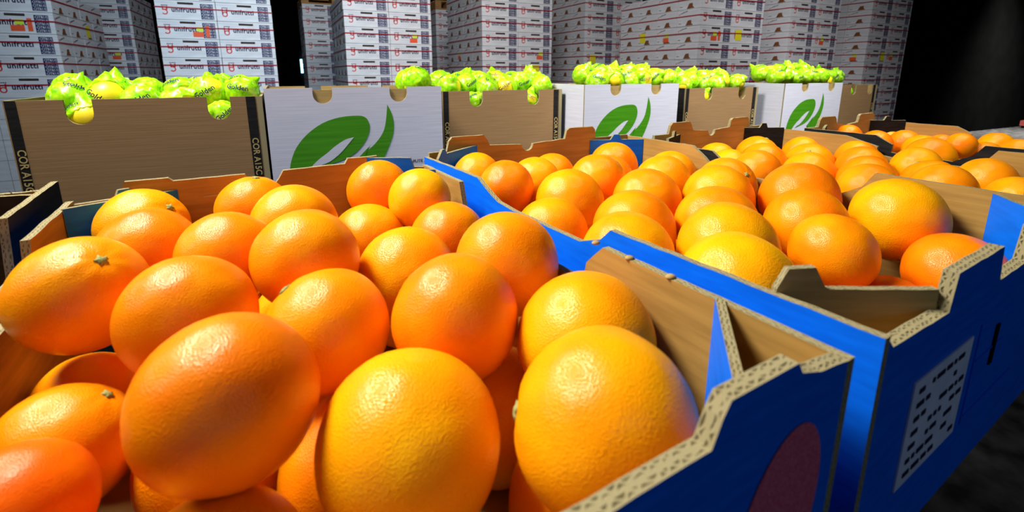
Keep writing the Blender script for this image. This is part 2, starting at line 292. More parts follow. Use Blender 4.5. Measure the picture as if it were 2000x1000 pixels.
# crate 3, 4: black edged, further right; crate 0: left edge
W3,D3=.385,.575
c3=crate('black edged cardboard crate of grapefruit between the blue label crate and the farthest crate',.715,.070,math.radians(-.5),W3,D3,H+.004,z0,'black',
  prof_side(D3,H-.003,.036),prof_side(D3,H+.002,.034,a=.17,b=.21,c=.31,d=.34,e=.40),front_prof(W3,H),tabs(W3,H,.008,.05,.115,.030,.18,.245,.31),
  {'fl':(.08,.06,''),'fr':(.08,.06,''),'bl':(.08,.04,'mid'),'br':(.09,.05,'mid')},seed=5)
W4,D4=.37,.50
c4=crate('black edged cardboard crate of grapefruit farthest to the right of the crates',1.108,.062,math.radians(-2),W4,D4,H+.008,z0,'black',
  prof_side(D4,H+.006,.034,c=.30,d=.33,e=.36),prof_side(D4,H+.004,.034,a=.15,b=.19,c=.30,d=.32,e=.35),front_prof(W4,H),tabs(W4,H,.006,.05,.12,.028,.17,.225,.30),
  {'fl':(.08,.06,''),'fr':(.08,.06,''),'bl':(.08,.04,''),'br':(.09,.05,'mid')},seed=6)
W0,D0=.39,.60
c0=crate('black cardboard crate cut off by the left edge beside the foreground crate',-.545,.10,0,W0,D0,H+.008,z0,'black',
  prof_side(D0,H+.008,.04,steep=True),prof_side(D0,H+.012,.05,steep=True,a=.19,e=.44),front_prof(W0,H),[(0,H+.004),(W0,H+.004)],
  {'fr':(.08,.06,''),'br':(.13,.06,'')},seed=7)
# frayed paper fibres on the torn rim of the left crate
bm=bmesh.new(); rng=random.Random(5)
for k in range(46):
    p=Vector((W0-.012-rng.random()*.12,D0-.006-rng.random()*.02,H+.004)); d=Vector((rng.uniform(-1,1),rng.uniform(-1,.4),rng.uniform(-.1,.8))).normalized()*rng.uniform(.003,.008)
    s=Vector((rng.uniform(-1,1),rng.uniform(-1,1),0)).normalized()*.0006
    vs=[bm.verts.new(q) for q in (p-s,p+s,p+d+s*.4+Vector((0,0,.0006)),p+d-s*.4)]; bm.faces.new(vs)
link('frayed_fibres',bmesh_to('frayed_fibres',bm,[M['flap']]),c0)['kind']='stuff'
# staples / tape scars on the inner back wall, pink oval, white label
fn=lambda x,y:(x,-.0006,y)
ov=flat_poly(ellipse(.190+.148,-.201+.302,.031,.054,40,rot=math.radians(-12)),M['red'],fn)
M['oval']=paper('pink_dotted_print',(.70,.07,.12),(.80,.18,.24),(300,300,300),.6)
ov.materials.clear(); ov.materials.append(M['oval']); o=link('printed_oval',ov,c1); o['label']='pink oval print'
lab=[]
X0,X1=.321-.268,.417-.268; Z0,Z1=.302-.250,.302-.175
bm=bmesh.new(); box(bm,X0,X1,-.0012,-.0002,Z0,Z1); M['label']=paper('label_paper',(.62,.62,.70),(.74,.74,.80),(10,10,10),.6); lab.append(bmesh_to('l',bm,[M['label']]))
rng=random.Random(9)
for k in range(7):
    z=Z1-.010-.0098*k; x=X0+.008
    while x<X1-.012:
        wd=rng.uniform(.004,.014)
        if rng.random()<.62: lab.append(flat_poly([(x,z),(min(x+wd,X1-.006),z),(min(x+wd,X1-.006),z+.0035),(x,z+.0035)],M['ink'],lambda x,y:(x,-.0016,y)))
        x+=wd+.003
o=link('paper_label',join_meshes('paper_label',lab),c2); o['label']='white paper label with dark printing'
bm=bmesh.new()
for (x0,x1,z) in ((.17,.23,.10),(.17,.28,.055)): box(bm,x0,x1,-.0008,0,z,z+.0012)
box(bm,.165,.1665,-.0008,0,.05,.13)
link('crease_line',bmesh_to('crease_line',bm,[mat('light_blue_crease',(.004,.12,.75),.35,.5)]),c2)
bm=bmesh.new(); box(bm,.205,.212,-.0012,0,.085,.118); link('hand_hole',bmesh_to('hand_hole',bm,[M['hole']]),c2)
for dx,dz in ((.118,.162),(.118,.135),(.29,.165)):
    bm=bmesh.new(); box(bm,dx,dx+.02,D1-.0074,D1-.006,dz,dz+.0016); link('glued_crease',bmesh_to('glued_crease',bm,[M['flap']]),c1)
# glue drops on the right wall of the front crate
for y in (.105,.142,.178):
    bm=bmesh.new(); bmesh.ops.create_icosphere(bm,subdivisions=2,radius=.003,matrix=Matrix.Translation((W1-.004,y,H+.0005))@Matrix.Diagonal((1.2,1,.6,1)))
    link('glue_drop',bmesh_to('glue_drop',bm,[M['flap']],True),c1)
# support table under the crates
def table(label,x0,x1,y0,y1,top,rot=0,loc=(0,0)):
    t=thing('table',label,'table',(loc[0],loc[1],0),(0,0,rot))
    link('tabletop',boxmesh('tabletop',(x0,x1,y0,y1,top-.04,top),M['dark']),t)
    for x in (x0+.05,x1-.1):
        for y in (y0+.22,y1-.08): link('leg',boxmesh('leg',(x,x+.05,y,y+.05,0,top-.04),M['dark']),t)
table('dark table carrying the row of grapefruit crates',-.6,1.6,.13,.66,z0)
# ================================================================ GRAPEFRUIT
def peel_mesh(seed):
    bm=bmesh.new(); bmesh.ops.create_uvsphere(bm,u_segments=48,v_segments=32,radius=1)
    o=Vector((seed*7.3,seed*3.1,0))
    for v in bm.verts:
        d=v.co.normalized(); r=1+.022*noise.noise(d*1.2+o)+.008*noise.noise(d*3+o)
        r*=1-.03*d.z*d.z
        t=math.acos(max(-1,min(1,d.z)))
        r-=.035*math.exp(-(t/.16)**2)+.012*math.exp(-((PI-t)/.12)**2)
        r+=.006*math.exp(-((t-.35)/.15)**2)*math.cos(7*math.atan2(d.y,d.x)+seed)
        v.co=d*r
    return bmesh_to('grapefruit',bm,[M['fruit']],True)
PEEL=[peel_mesh(s) for s in range(4)]
def stem_mesh():
    bm=bmesh.new(); c=bm.verts.new((0,0,.99)); ring=[]
    for i in range(20):
        a=2*PI*i/20; rr=.115 if i%4==0 else (.075 if i%2==0 else .085); ring.append(bm.verts.new((rr*math.cos(a),rr*math.sin(a),.955+.012*(i%4==0))))
    r2=[bm.verts.new((.045*math.cos(2*PI*i/20),.045*math.sin(2*PI*i/20),.975+.012*(i%3==0))) for i in range(20)]
    lo=[bm.verts.new((v.co.x*.8,v.co.y*.8,.93)) for v in ring]
    for i in range(20):
        j=(i+1)%20; bm.faces.new((c,r2[i],r2[j])); bm.faces.new((r2[i],ring[i],ring[j],r2[j])); bm.faces.new((ring[i],lo[i],lo[j],ring[j]))
    return bmesh_to('stem',bm,[M['stem']],True)
STEM=stem_mesh()
TONE={'1':[.72,.22,.32,.42,.58,.42,.62,.3,.5,.55,.3,.55,.62,.22,.5,.4,.4,.62,.15,.62,.4,.5,1.05,.08],
 '2':[.4,.72,.3,.5,.35,.4,.5,.6,.5,.5,.3,.55,.3,.4,.3,.5,.3,.12,.7,.6,.5,.25,.8,1.0,.5]}
LAB={'1':['biggest orange grapefruit near the bottom left of the foreground blue crate','yellow grapefruit at bottom centre of the foreground blue crate','large grapefruit at the front right, against the foreground crate rim',
'grapefruit with a green stem scar at the left edge, in the foreground crate','orange grapefruit directly above and left of the biggest one','grapefruit with a small green stem on its upper left, behind the biggest one','round orange grapefruit in the middle, just above the yellow bottom-centre one','yellow-orange grapefruit against the brown right wall, above the large front right one',
'grapefruit with a wide flat highlight in the centre-left of the foreground crate','orange grapefruit touching the dipped blue partition in the foreground crate','yellow-orange grapefruit between the flat-highlight one and the partition one','pale orange grapefruit left of the one with the wide flat highlight',
'orange grapefruit second from the back along the left wall of foreground crate','yellow grapefruit in the back left corner by the blue flap','grapefruit leaning on the brown back wall, second from left at the back','yellow-orange grapefruit right of and below the back wall grapefruit',
'yellow-orange grapefruit below the brightest yellow one near the back right','orange grapefruit at the right below the brightest yellow one, partly covered','brightest yellow grapefruit near the back right corner of foreground crate','orange grapefruit in the back right corner by the blue flap',
'shaded grapefruit low down under the left edge grapefruit','grapefruit with a stem bud low at the left edge, left of the biggest one','deep red-orange grapefruit cut off by the bottom left corner','yellow grapefruit cut off by the bottom edge below the biggest one'],
'2':['grapefruit in the back left corner of the blue label crate','pinkish-orange grapefruit at the left end beside the sloping blue partition','yellow-orange grapefruit second along the back of the blue label crate','small-looking orange grapefruit third along the back of blue label crate',
'bright round grapefruit second row, behind the dip of the blue partition','grapefruit resting low at the dip of the blue partition','orange grapefruit in front of the half hidden back one, blue label crate','grapefruit in the back right corner of the blue label crate by the blue flap',
'orange grapefruit right of centre behind the partition, third row of label crate','orange grapefruit above the pale one by the raised partition end','pale yellow grapefruit just above the raised end of the blue partition','half hidden grapefruit below the back right corner one, blue label crate',
'yellow-orange grapefruit in front of another by the brown right wall, label crate','grapefruit half hidden by the brown right wall near the back, label crate','bright yellow-orange grapefruit left of the one with stem bits, mid label crate','orange grapefruit in the middle column of label crate, three up from the front left',
'yellow-orange grapefruit second up from the front left of label crate','yellowest grapefruit at the front left, above the blue rim of label crate','orange grapefruit touching the low part of the brown right wall','orange grapefruit below the one at the low right wall, label crate',
'grapefruit at front centre of the label crate, left of the tab','large yellow-green tinged grapefruit at right against the high brown wall','orange grapefruit at the far front right behind the blue tab','red-orange grapefruit low at the front behind the brown flap of label crate',
'grapefruit with frayed stem bits on its right, half hidden, label crate']}
W3L=['back left corner','second from the back left, with a stem scar','back wall, right of the left corner pair','second row, centre left','left of centre, third from the back','back right corner','second row from back, right side','centre, half way to the front','right wall, third from the back','right of centre, third row','right of centre, fourth row','right of centre, just behind the blue crate wall','right wall, fourth from the back','right side with pinkish skin and stem','right front, above the brown wall','right wall near the front, most orange','cut off by the right photo edge']
W4L=['back left corner','second from the left at the back, showing its stem scar','back right corner','right wall, second from the back','centre, second row','left side, nearest the dipped black rim','right wall, third from the back','centre, third row','right wall, nearest the front','centre front, overlapping its neighbours','cut off by the right photo edge']
LAB['3']=['grapefruit in middle black crate, '+t for t in W3L]
LAB['4']=['grapefruit in farthest crate, '+t for t in W4L]
GN={'1':'grapefruit in the foreground blue crate','2':'grapefruit in the blue label crate','3':'grapefruit in the middle black edged crate','4':'grapefruit in the farthest crate'}
def axis_rot(ax,spin):
    q=Vector((0,0,1)).rotation_difference(Vector(ax)); return (q.to_matrix()@Matrix.Rotation(spin,3,'Z')).to_euler()
rng=random.Random(11)
for c in '1234':
    for i,(x,y,z,r) in enumerate(FRUIT[c]):
        vis=i<NVIS[c]; ax=AXIS.get('%s_%d'%(c,i))
        stem=ax is not None
        if ax is None: ax=(rng.uniform(-.7,.7),rng.uniform(.2,.9),rng.uniform(-.9,-.2))
        lab=LAB[c][i] if vis else 'grapefruit in the lower layer of the '+('foreground blue crate' if c=='1' else 'blue label crate')
        g=GN[c] if vis else 'lower layer grapefruit in '+('the foreground crate' if c=='1' else 'the blue label crate')
        o=thing('grapefruit',lab,'grapefruit',(x,y,z+CZ),axis_rot(ax,rng.uniform(0,6)),g,PEEL[(i*3+int(c))%4])
        o.scale=(r,r,r); t=TONE[c][i]-.06 if c in TONE and vis else (rng.uniform(.15,.6) if c!='4' else rng.uniform(.3,.8))
        o.color=(t,t,t,1)
        if stem: link('stem',STEM,o)
o=thing('grapefruit','red-orange grapefruit cut off by the left edge, in the black crate','grapefruit',(-.236,.515,CZ-.172),(2,.3,.5),None,PEEL[1]); o.scale=(.046,)*3; o.color=(1,1,1,1)
o=thing('grapefruit','grapefruit under the cut off one in the left black crate','grapefruit',(-.235,.52,CZ-.2505),(2,.3,.5),None,PEEL[2]); o.scale=(.045,)*3; o.color=(.6,.6,.6,1)
# ================================================================ CITRUS CARTONS WITH HAND NOTCHES
R6=math.radians(6.1); C6,S6=math.cos(R6),math.sin(R6)
def w2(x,y,z=0): return (x*C6+y*S6,-x*S6+y*C6,z)
def notch_line(W,H,notches,r,dp):
    p=[(0,H)]
    for c in notches:
        p+=[(c-r,H)]+[(c-r*math.cos(a),H-(dp-r)-r*math.sin(a)) for a in [PI*k/10 for k in range(0,11)]]+[(c+r,H)]
    return p+[(W,H)]
LEAF1=[(0.0339,-0.1751),(0.039,-0.1529),(0.0515,-0.1258),(0.0742,-0.0993),(0.1072,-0.0764),(0.1453,-0.0645),(0.1837,-0.0625),(0.1975,-0.066),(0.2044,-0.0735),(0.2079,-0.089),(0.2032,-0.1087),(0.1906,-0.1292),(0.1725,-0.1469),(0.1493,-0.1593),(0.1214,-0.1676),(0.0975,-0.1740),(.08,-.18),(0.0672,-0.1958),(0.0537,-0.2171),(0.0346,-0.2232),(0.0307,-0.1998)]
SLIT=[(0.0960,-0.1704),(0.1164,-0.1625),(0.1393,-0.1456),(0.1572,-0.127),(0.1716,-0.1105),(0.1525,-0.1151),(0.1297,-0.1287),(0.1126,-0.1425),(0.0941,-0.1555),(0.0781,-0.1707),(.066,-.19),(.06,-.22),(.075,-.22),(.082,-.19)]
LEAF2=[(0.25,-0.0392),(0.2593,-0.0618),(0.2627,-0.0857),(0.259,-0.1119),(0.248,-0.1389),(0.236,-0.1624),(0.2194,-0.1854),(0.1913,-0.2072),(0.1618,-0.2201),(0.1513,-0.2094),(0.1754,-0.1876),(0.1653,-0.17),(0.1845,-0.1525),(0.2076,-0.1303),(0.1975,-0.1451),(0.2133,-0.1319),(0.2281,-0.1161),(0.2398,-0.0965),(0.2459,-0.0707)]
def smooth_poly(pts,k=3):
    n=len(pts); out=[]
    for i in range(n):
        p0,p1,p2,p3=[Vector(pts[(i+j-1)%n]) for j in range(4)]
        a=(p1-p0).angle(p2-p1) if (p1-p0).length and (p2-p1).length else 0
        for q in range(k):
            t=q/k
            m1=(p2-p0)*.5; m2=(p3-p1)*.5
            if (p1-p0).length>1e-6 and (p1-p0).angle(p2-p1)>1.1: m1=(p2-p1)
            if (p3-p2).length>1e-6 and (p2-p1).angle(p3-p2)>1.1: m2=(p2-p1)
            v=p1*(2*t**3-3*t*t+1)+m1*(t**3-2*t*t+t)+p2*(-2*t**3+3*t*t)+m2*(t**3-t*t); out.append((v.x,v.y))
    return out
def carton_box(label,kind,X,Y,ztop,W=.385,D=.30,Hh=.30,notches=(.10,.285),seed=1,group='open cartons behind the grapefruit crates'):
    rng=random.Random(seed); white=kind=='white'
    c=thing('citrus_carton',label,'carton',w2(X,Y,ztop-Hh),(0,0,-R6),group)
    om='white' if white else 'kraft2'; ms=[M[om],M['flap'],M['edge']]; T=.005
    r,dp=(.020,.034) if white else (.020,.045)
    def panel(name,p0,u,n,prof,mm=ms,th=T): return link(name,wall_mesh(name,p0,u,n,rough_outline(prof,0,rng,.02,.0003),th,mm),c)
    panel('front_panel',(0,0,0),(1,0,0),(0,-1,0),notch_line(W,Hh,notches,r,dp))
    sm=[M['white'],M['flap'],M['edge']] if white else [M['black'],M['flap'],M['edge']]
    panel('side_panel',(0,T,0),(0,1,0),(-1,0,0),[(0,Hh),(D-2*T,Hh)],sm)
    panel('side_panel',(W,T,0),(0,1,0),(1,0,0),[(0,Hh),(D-2*T,Hh)],sm if not white else ms)
    panel('back_panel',(0,D,0),(1,0,0),(0,1,0),notch_line(W,Hh-.004,notches,r,dp))
    link('bottom_panel',boxmesh('bottom_panel',(T,W-T,T,D-T,0,.005),M['kraft2']),c)
    ff=lambda x,y:(x,-.0007,y+Hh)
    if white:
        panel('inner_flap',(T+.001,T+.0015,0),(1,0,0),(0,-1,0),[(0,Hh-.006),(.10,Hh-.005),(.22,Hh-.004),(W-2*T-.002,Hh-.006)],[M['flap'],M['flap'],M['edge']],.004)
        s=W/.38
        me=join_meshes('leaf_logo',[flat_poly([(x*s,y) for x,y in smooth_poly(L)],M['green'],ff) for L in (LEAF1,LEAF2)]+[flat_poly([(x*s,y) for x,y in smooth_poly(SLIT)],M['white'],lambda x,y:(x,-.0012,y+Hh))])
        o=link('leaf_logo',me,c); o['label']='green curled leaf logo'
        tm=place_flat(text_mesh('DI NAPUTE A',.0105,M['ink'],.0002),lambda x,y:(x+.275*s,-.0008,y+Hh-.18)); link('printed_text',tm,c)
    else:
        for x0,x1,nm in ((.002,.017,'black_stripe'),(W-.030,W-.013,'black_stripe')):
            o=link(nm,flat_poly([(x0,-Hh+.001),(x1,-Hh+.001),(x1,-.0005),(x0,-.0005)],M['black'],ff),c)
            t=text_mesh('COR A15C S',.0165,M['gold'],.0003)
            place_flat(t,lambda x,y,x0=x0:(x0+.0035+y,-.0012,Hh-.085-x)); link('stripe_text',t,c)
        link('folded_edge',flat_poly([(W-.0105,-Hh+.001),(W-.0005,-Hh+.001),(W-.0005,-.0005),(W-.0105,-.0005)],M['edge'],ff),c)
    return c
BX=[('brown carton nearest on the left, a yellow fruit bulging through its hand notch','brown',-.428,1.12,CZ-.049,.396,(.100,.318)),
('largest white carton with the green leaf logo, right of the nearest brown carton','white',-.028,1.12,CZ-.034,.380,(.113,.277)),
('brown carton between the two left white leaf cartons','brown',.405,1.28,CZ-.053,.385,(.100,.285)),
('middle white leaf logo carton, the second from the left','white',.806,1.18,CZ-.037,.365,(.112,.27)),
('brown carton between the middle and the farthest white cartons','brown',1.325,1.30,CZ-.059,.385,(.115,.295)),
('farthest white leaf logo carton at the right','white',1.765,1.226,CZ-.045,.365,(.12,.29)),
('brown carton at the right end of the row beside the farthest white one','brown',2.20,1.33,CZ-.06,.385,(.20,.33))]
CB=[carton_box(l,k,x,y,z,W=wd,notches=n,seed=i) for i,(l,k,x,y,z,wd,n) in enumerate(BX)]
for i,(l,k,x,y,z,wd,n) in enumerate(BX):     # plinth of plain cartons below each
    t=thing('display_block','dark plinth block under the '+l.split(',')[0].split(' beside')[0],'plinth',w2(x,y,0),(0,0,-R6),'plinths under the open cartons')
    link('block_body',boxmesh('block_body',(.01,wd-.01,.01,.29,0,z-.30),M['dark']),t)
# ---- fruit wrapped in printed film
def wrap_mesh(seed,opn=None):
    bm=bmesh.new(); bmesh.ops.create_icosphere(bm,subdivisions=4,radius=1); o=Vector((seed*5.1,seed*2.7,seed))
    rng=random.Random(seed); op=Vector((rng.uniform(-1,1),-1,rng.uniform(-.2,.8))).normalized(); cut=[.80,.9,2,.7,2][seed%5]
    if opn: op,cut=Vector(opn).normalized(),.35
    for v in bm.verts:
        d=v.co.normalized(); a=math.atan2(d.y,d.x); t=math.acos(max(-1,min(1,d.z)))
        r=1.04+.10*abs(noise.noise(d*2.6+o))+.10*abs(noise.noise(Vector((a*2.5,t*1.2,seed))*1.5))+.05*noise.noise(d*6+o)
        if t<.42:
            k=(1-t/.42); r+=k*(.45+.25*math.sin(a*5+seed)+.2*noise.noise(Vector((a*3,seed,0))))
            v.co=d*r; v.co.x+=k*.35*math.sin(seed*2.1); v.co.y+=k*.3*math.cos(seed*1.7)
            v.co.x*=1-.2*k*math.sin(a*6); v.co.y*=1+.3*k*math.cos(a*7); continue
        v.co=d*r
    kill=[v for v in bm.verts if v.co.normalized().dot(op)>cut]
    bmesh.ops.delete(bm,geom=kill,context='VERTS')
    return bmesh_to('wrapper',bm,[M['film']],True)
WR=[wrap_mesh(s) for s in range(1,7)]; WOPEN=wrap_mesh(8,(.25,-1,-.45))
bm=bmesh.new(); bmesh.ops.create_uvsphere(bm,u_segments=32,v_segments=20,radius=1)
for v in bm.verts: v.co.z*=1.0+.06*(abs(v.co.z)>.9)
YF=bmesh_to('yellow_fruit',bm,[M['lemon']],True)
tg=text_mesh('Golden',.42,M['ink'],.008,2,'CENTER')
def onsph(x,y):
    a=x*.95; e=.15+y*.9; R=1.16; return (R*math.cos(e)*math.sin(a),-R*math.cos(e)*math.cos(a),R*math.sin(e))
place_flat(tg,onsph)
tg.name='film_text'
WN=[0]
def wrapped(bi,lx,ly,dz,label,r=.031,yellow=False,axis=None):
    l,k,x,y,z,wd,n=BX[bi]; WN[0]+=1; i=WN[0]; rg=random.Random(i*17)
    rot=axis or (rg.uniform(-1.2,.9),rg.uniform(-1.1,1.1),rg.uniform(-1,1))
    o=thing('wrapped_citrus',label,'fruit',w2(x+lx,y+ly,z+dz),(0,0,0),'film wrapped fruit in the cartons')
    b=link('fruit_body',YF,o,rot=rot); b.scale=(r,)*3
    m=link('wrapper',WOPEN if yellow else WR[i%6],o,rot=rot); m.scale=(r,)*3
    t=link('film_text',tg,o,rot=(rg.uniform(-.9,.3),rg.uniform(-.8,.8),rg.uniform(-.9,.7))); t.scale=(r,)*3
    return o
SH=['nearest left brown carton','largest white carton','second brown carton','middle white carton','third brown carton','farthest white carton','right end brown carton']
ORD=['first','second','third','fourth','fifth','sixth','seventh','eighth']
def fill(bi,x0,x1,n,rows,base,amp,seed,rr=.033):
    rg=random.Random(seed)
    for ri,ly in enumerate(rows):
        for k in range(n):
            lx=x0+(x1-x0)*(k+.5+(.25 if ri%2 else 0)*0)/n
            dz=base+(.018 if ri else 0)+rg.uniform(-amp,amp)
            near=ri==0 and any(abs(lx-q)<.045 for q in BX[bi][6]) and BX[bi][1]=='brown'
            if near: ly_=ly+.022; dz+=.014
            else: ly_=ly
            wrapped(bi,lx+rg.uniform(-.004,.004),ly_+rg.uniform(-.004,.004),dz,'film wrapped fruit, %s from left, %s row, in %s'%(ORD[k],'front' if ri==0 else 'rear',SH[bi]),r=rr)
fill(0,.03,.385,6,(.075,.15),-.012,.006,1)
wrapped(0,.100,.037,-.036,'yellow fruit half out of green film showing through the left notch of nearest carton',.030,yellow=True,axis=(.1,.0,.1))
wrapped(0,.318,.037,-.040,'green film bundle filling the right hand notch of the nearest brown carton',.030,axis=(-1.9,.2,.1))
wrapped(1,.334,.055,.010,'green film bundle above the right notch of the largest white carton',.034,axis=(-.4,.9,0))
wrapped(1,.338,.135,.006,'green wrapped fruit at the right rear corner of the largest white carton',.034)
fill(2,.01,.38,6,(.075,.15),.004,.006,2)
wrapped(2,.100,.036,-.034,'wrapped fruit bulging through the left notch of the second brown carton',.028)
wrapped(2,.285,.036,-.034,'wrapped fruit bulging through the right notch of the second brown carton',.028)
fill(3,.07,.36,5,(.08,.155),.010,.005,3)
wrapped(3,.27,.042,-.036,'green wrapped fruit showing in the right notch of the middle white carton',.027)
fill(4,.03,.37,6,(.075,.15),.012,.005,4)
wrapped(4,.115,.036,-.034,'wrapped fruit hanging into the left notch of the third brown carton',.028)
fill(5,.02,.36,6,(.08,.155),.024,.007,5)
fill(6,.02,.25,4,(.075,.15),.018,.005,6)
wrapped(6,.20,.036,-.034,'wrapped fruit in the left notch of the right end brown carton',.028)
# ================================================================ PALLET STACKS OF WHITE CARTONS
CW,CD,CH=.475,.318,.17; FX=.0012
CARTON_BODY=boxmesh('carton_body',(.002,CW-.002,.002,CD-.002,.001,CH-.0025),M['carton'])
bm=bmesh.new(); box(bm,.003,CW-.003,.0012,.004,CH*.865,CH*.872); M['lid_shadow']=mat('lid_shadow_line',(.25,.25,.27),.8); LID_SHADOW=bmesh_to('lid_shadow_strip',bm,[M['lid_shadow']])  # grey strip paints the lid's shadow line across the carton front
def F(x,y): return (x,.0022-FX,y)
bm=bmesh.new(); box(bm,CW*.37,CW*.63,.0014,.004,CH*.885-.014,CH*.885+.005); SLOT=bmesh_to('hand_hole',bm,[M['hole']])
BR=place_flat(text_mesh('unifrutti',.060,M['ink'],.0020,2,'LEFT',1.1),lambda x,y:(CW*.26+x*.88,.0010,CH*.40+y)); BR.name='brand_text'
def ring(cx,cy,r0,r1,a0,a1,m,fn,n=20):
    bm=bmesh.new(); P=[(bm.verts.new(fn(cx+r0*math.cos(a),cy+r0*math.sin(a))),bm.verts.new(fn(cx+r1*math.cos(a),cy+r1*math.sin(a)))) for a in [a0+(a1-a0)*i/n for i in range(n+1)]]
    for p,q in zip(P,P[1:]): bm.faces.new((p[0],p[1],q[1],q[0]))
    me=bpy.data.meshes.new('r'); bm.to_mesh(me); bm.free(); me.materials.append(m); return me
def emblem(kind):
    cx,cy=CW*.15,CH*.38; fn=lambda x,y:(x,.0010,y)
    if kind: parts=[ring(cx,cy,.015,.024,0,2*PI,M['red'],fn),flat_poly([(cx-.024,cy),(cx-.014,cy),(cx-.014,cy+.05),(cx-.024,cy+.05)],M['red'],fn),flat_poly([(cx+.010,cy+.012),(cx+.022,cy+.012),(cx+.024,cy+.05),(cx+.012,cy+.05)],M['red'],fn)]
    else: parts=[ring(cx,cy,.015,.024,-2.6,1.5,M['red'],fn),flat_poly([(cx-.016,cy+.016),(cx+.02,cy+.016),(cx+.024,cy+.026),(cx-.016,cy+.026)],M['red'],fn),flat_poly([(cx-.018,cy+.02),(cx-.008,cy+.02),(cx-.008,cy+.05),(cx-.018,cy+.05)],M['red'],fn),flat_poly([(cx+.012,cy+.02),(cx+.024,cy+.02),(cx+.024,cy+.05),(cx+.014,cy+.05)],M['red'],fn)]
    for k in range(4): parts.append(flat_poly([(cx-.022+.013*k,cy+.054),(cx-.013+.013*k,cy+.054),(cx-.013+.013*k,cy+.062),(cx-.022+.013*k,cy+.062)],M['ink'],fn))
    return join_meshes('fruit_emblem',parts)
EM=[emblem(0),emblem(1)]
def citrus(x0,x1,txt):
    parts=[flat_poly([(x0,CH*.06),(x1,CH*.06),(x1,CH*.87),(x0,CH*.87)],M['navy'],lambda x,y:(x,.0012,y))]
    for k in range(5):
        t=text_mesh(txt,.029,M['cwhite'],.0,1); wd=max(v.co.x for v in t.vertices)
        sc=(x1-x0-.008)/wd; place_flat(t,lambda x,y,k=k:(x0+.005+x*sc,.0006,CH*.085+k*CH*.158+y)); parts.append(t)
    return join_meshes('citrus_panel',parts)
CI=[citrus(CW*.74,CW*.955,'CITRUS'),citrus(CW*.74,CW*.93,'CITRUS')]
def side_print(left):
    # on the short face; local y runs along it, seen from outside
    def fn(x,y): return (.0008,CD-x,y) if left else (CW-.0008,x,y)
    h=[(.40,.07),(.48,.12),(.49,.33),(.63,.35),(.655,.12),(.71,.09),(.71,.04),(.40,.03)]
    parts=[flat_poly([(a*CD,b*CH) for a,b in h],M['hat'],fn)]
    parts.append(ring(CD*.10,CH*.72,.006,.010,0,2*PI,M['red'],fn,10))
    t=text_mesh('unifrutti',.022,M['ink'],.0004,1); sc=CD*.30/max(v.co.x for v in t.vertices)
    place_flat(t,lambda x,y:fn(CD*.15+x*sc,CH*.73+y+x*sc*.22)); parts.append(t)
    parts.append(flat_poly([(CD*.08,CH*.16),(CD*.20,CH*.16),(CD*.20,CH*.19),(CD*.08,CH*.19)],M['ink'],fn))
    return join_meshes('side_print',parts)
SP={'L':side_print(True),'R':side_print(False)}
def sticker(kind,face,x,z):
    fn={'F':lambda a,b:(a,-.0004,b),'L':lambda a,b:(-.0002,CD-a,b),'R':lambda a,b:(CW+.0002,a,b)}[face]
    R=lambda a,b,c,d,m,f=fn:flat_poly([(a,c),(b,c),(b,d),(a,d)],M[m],f)
    if kind=='Y': return join_meshes('yellow_sticker',[R(x,x+.095,z,z+.11,'yellow')])
    p=[R(x,x+.085,z,z+.045,'orange'),R(x+.03,x+.085,z+.05,z+.09,'ylime')]
    if kind=='YRR': p.append(R(x+.105,x+.135,z,z+.10,'orange'))
    return join_meshes('address_sticker',p)
# name, front-left X', Y', side faced, columns across front, columns deep, layer range, phrase, dz
STK=[('P0',-1.60-2*CW,5.31,'R',2,4,(5,9),'the far left stack',0),
('P0b',-1.57-2*CW,7.68,'R',2,4,(5,11),'the shaded rear stack at far left',0),
('PA',-.94,5.49,None,2,1,(5,10),'the stack behind the nearest brown carton',0),
('PB',.42,7.97,'L',2,4,(5,11),'the dim stack left of centre',0),
('P1',.69,5.52,'L',2,4,(5,10),'the stack above the largest white carton',0),
('P1b',2.39,7.78,None,1,1,(5,11),'the thin dim sliver of a stack',0),
('P2',2.22,5.41,'L',2,4,(5,11),'the stack above the second brown carton',0),
('P2b',3.73,5.51,'L',2,4,(5,12),'the stack above the middle white carton',-.03),
('D',3.95,3.76,'L',2,4,(5,10),'the broad stack with side logos',0),
('E',5.57,3.91,'L',2,4,(5,11),'the second stack from the right',0),
('F',7.22,3.92,'L',2,3,(2,11),'the rightmost stack beside the darkness',0)]
STICK={('PA','F',0,8):('YRR',.27,.02),('P0','F',1,8):('YRR',.20,.02),('P1','F',1,8):('YR',.22,.02),('P2','F',1,7):('YR',.26,.02),('P2','F',1,6):('Y',.20,.01),
('P2b','F',0,7):('Y',.10,.01),('D','F',0,8):('YRR',.17,.02),('D','F',1,8):('Y',.06,.03),('D','L',2,8):('Y',.05,.03),('D','L',1,8):('YR',.12,.02),('E','F',1,8):('YR',.12,.03),
('F','F',0,7):('Y',.36,.02),('F','F',1,7):('YR',.10,.03),('F','L',0,7):('YR',.12,.02),('P0','R',2,8):('Y',.10,.02),('P0b','F',1,7):('YR',.22,.02),('P1','L',1,8):('YR',.1,.02),('P2','L',2,7):('YR',.1,.03),('P2b','L',0,6):('YR',.1,.02)}
HI=['highest','second highest','third highest','fourth highest','fifth highest','sixth highest','seventh highest','eighth highest','ninth highest','tenth highest']
low=bmesh.new()
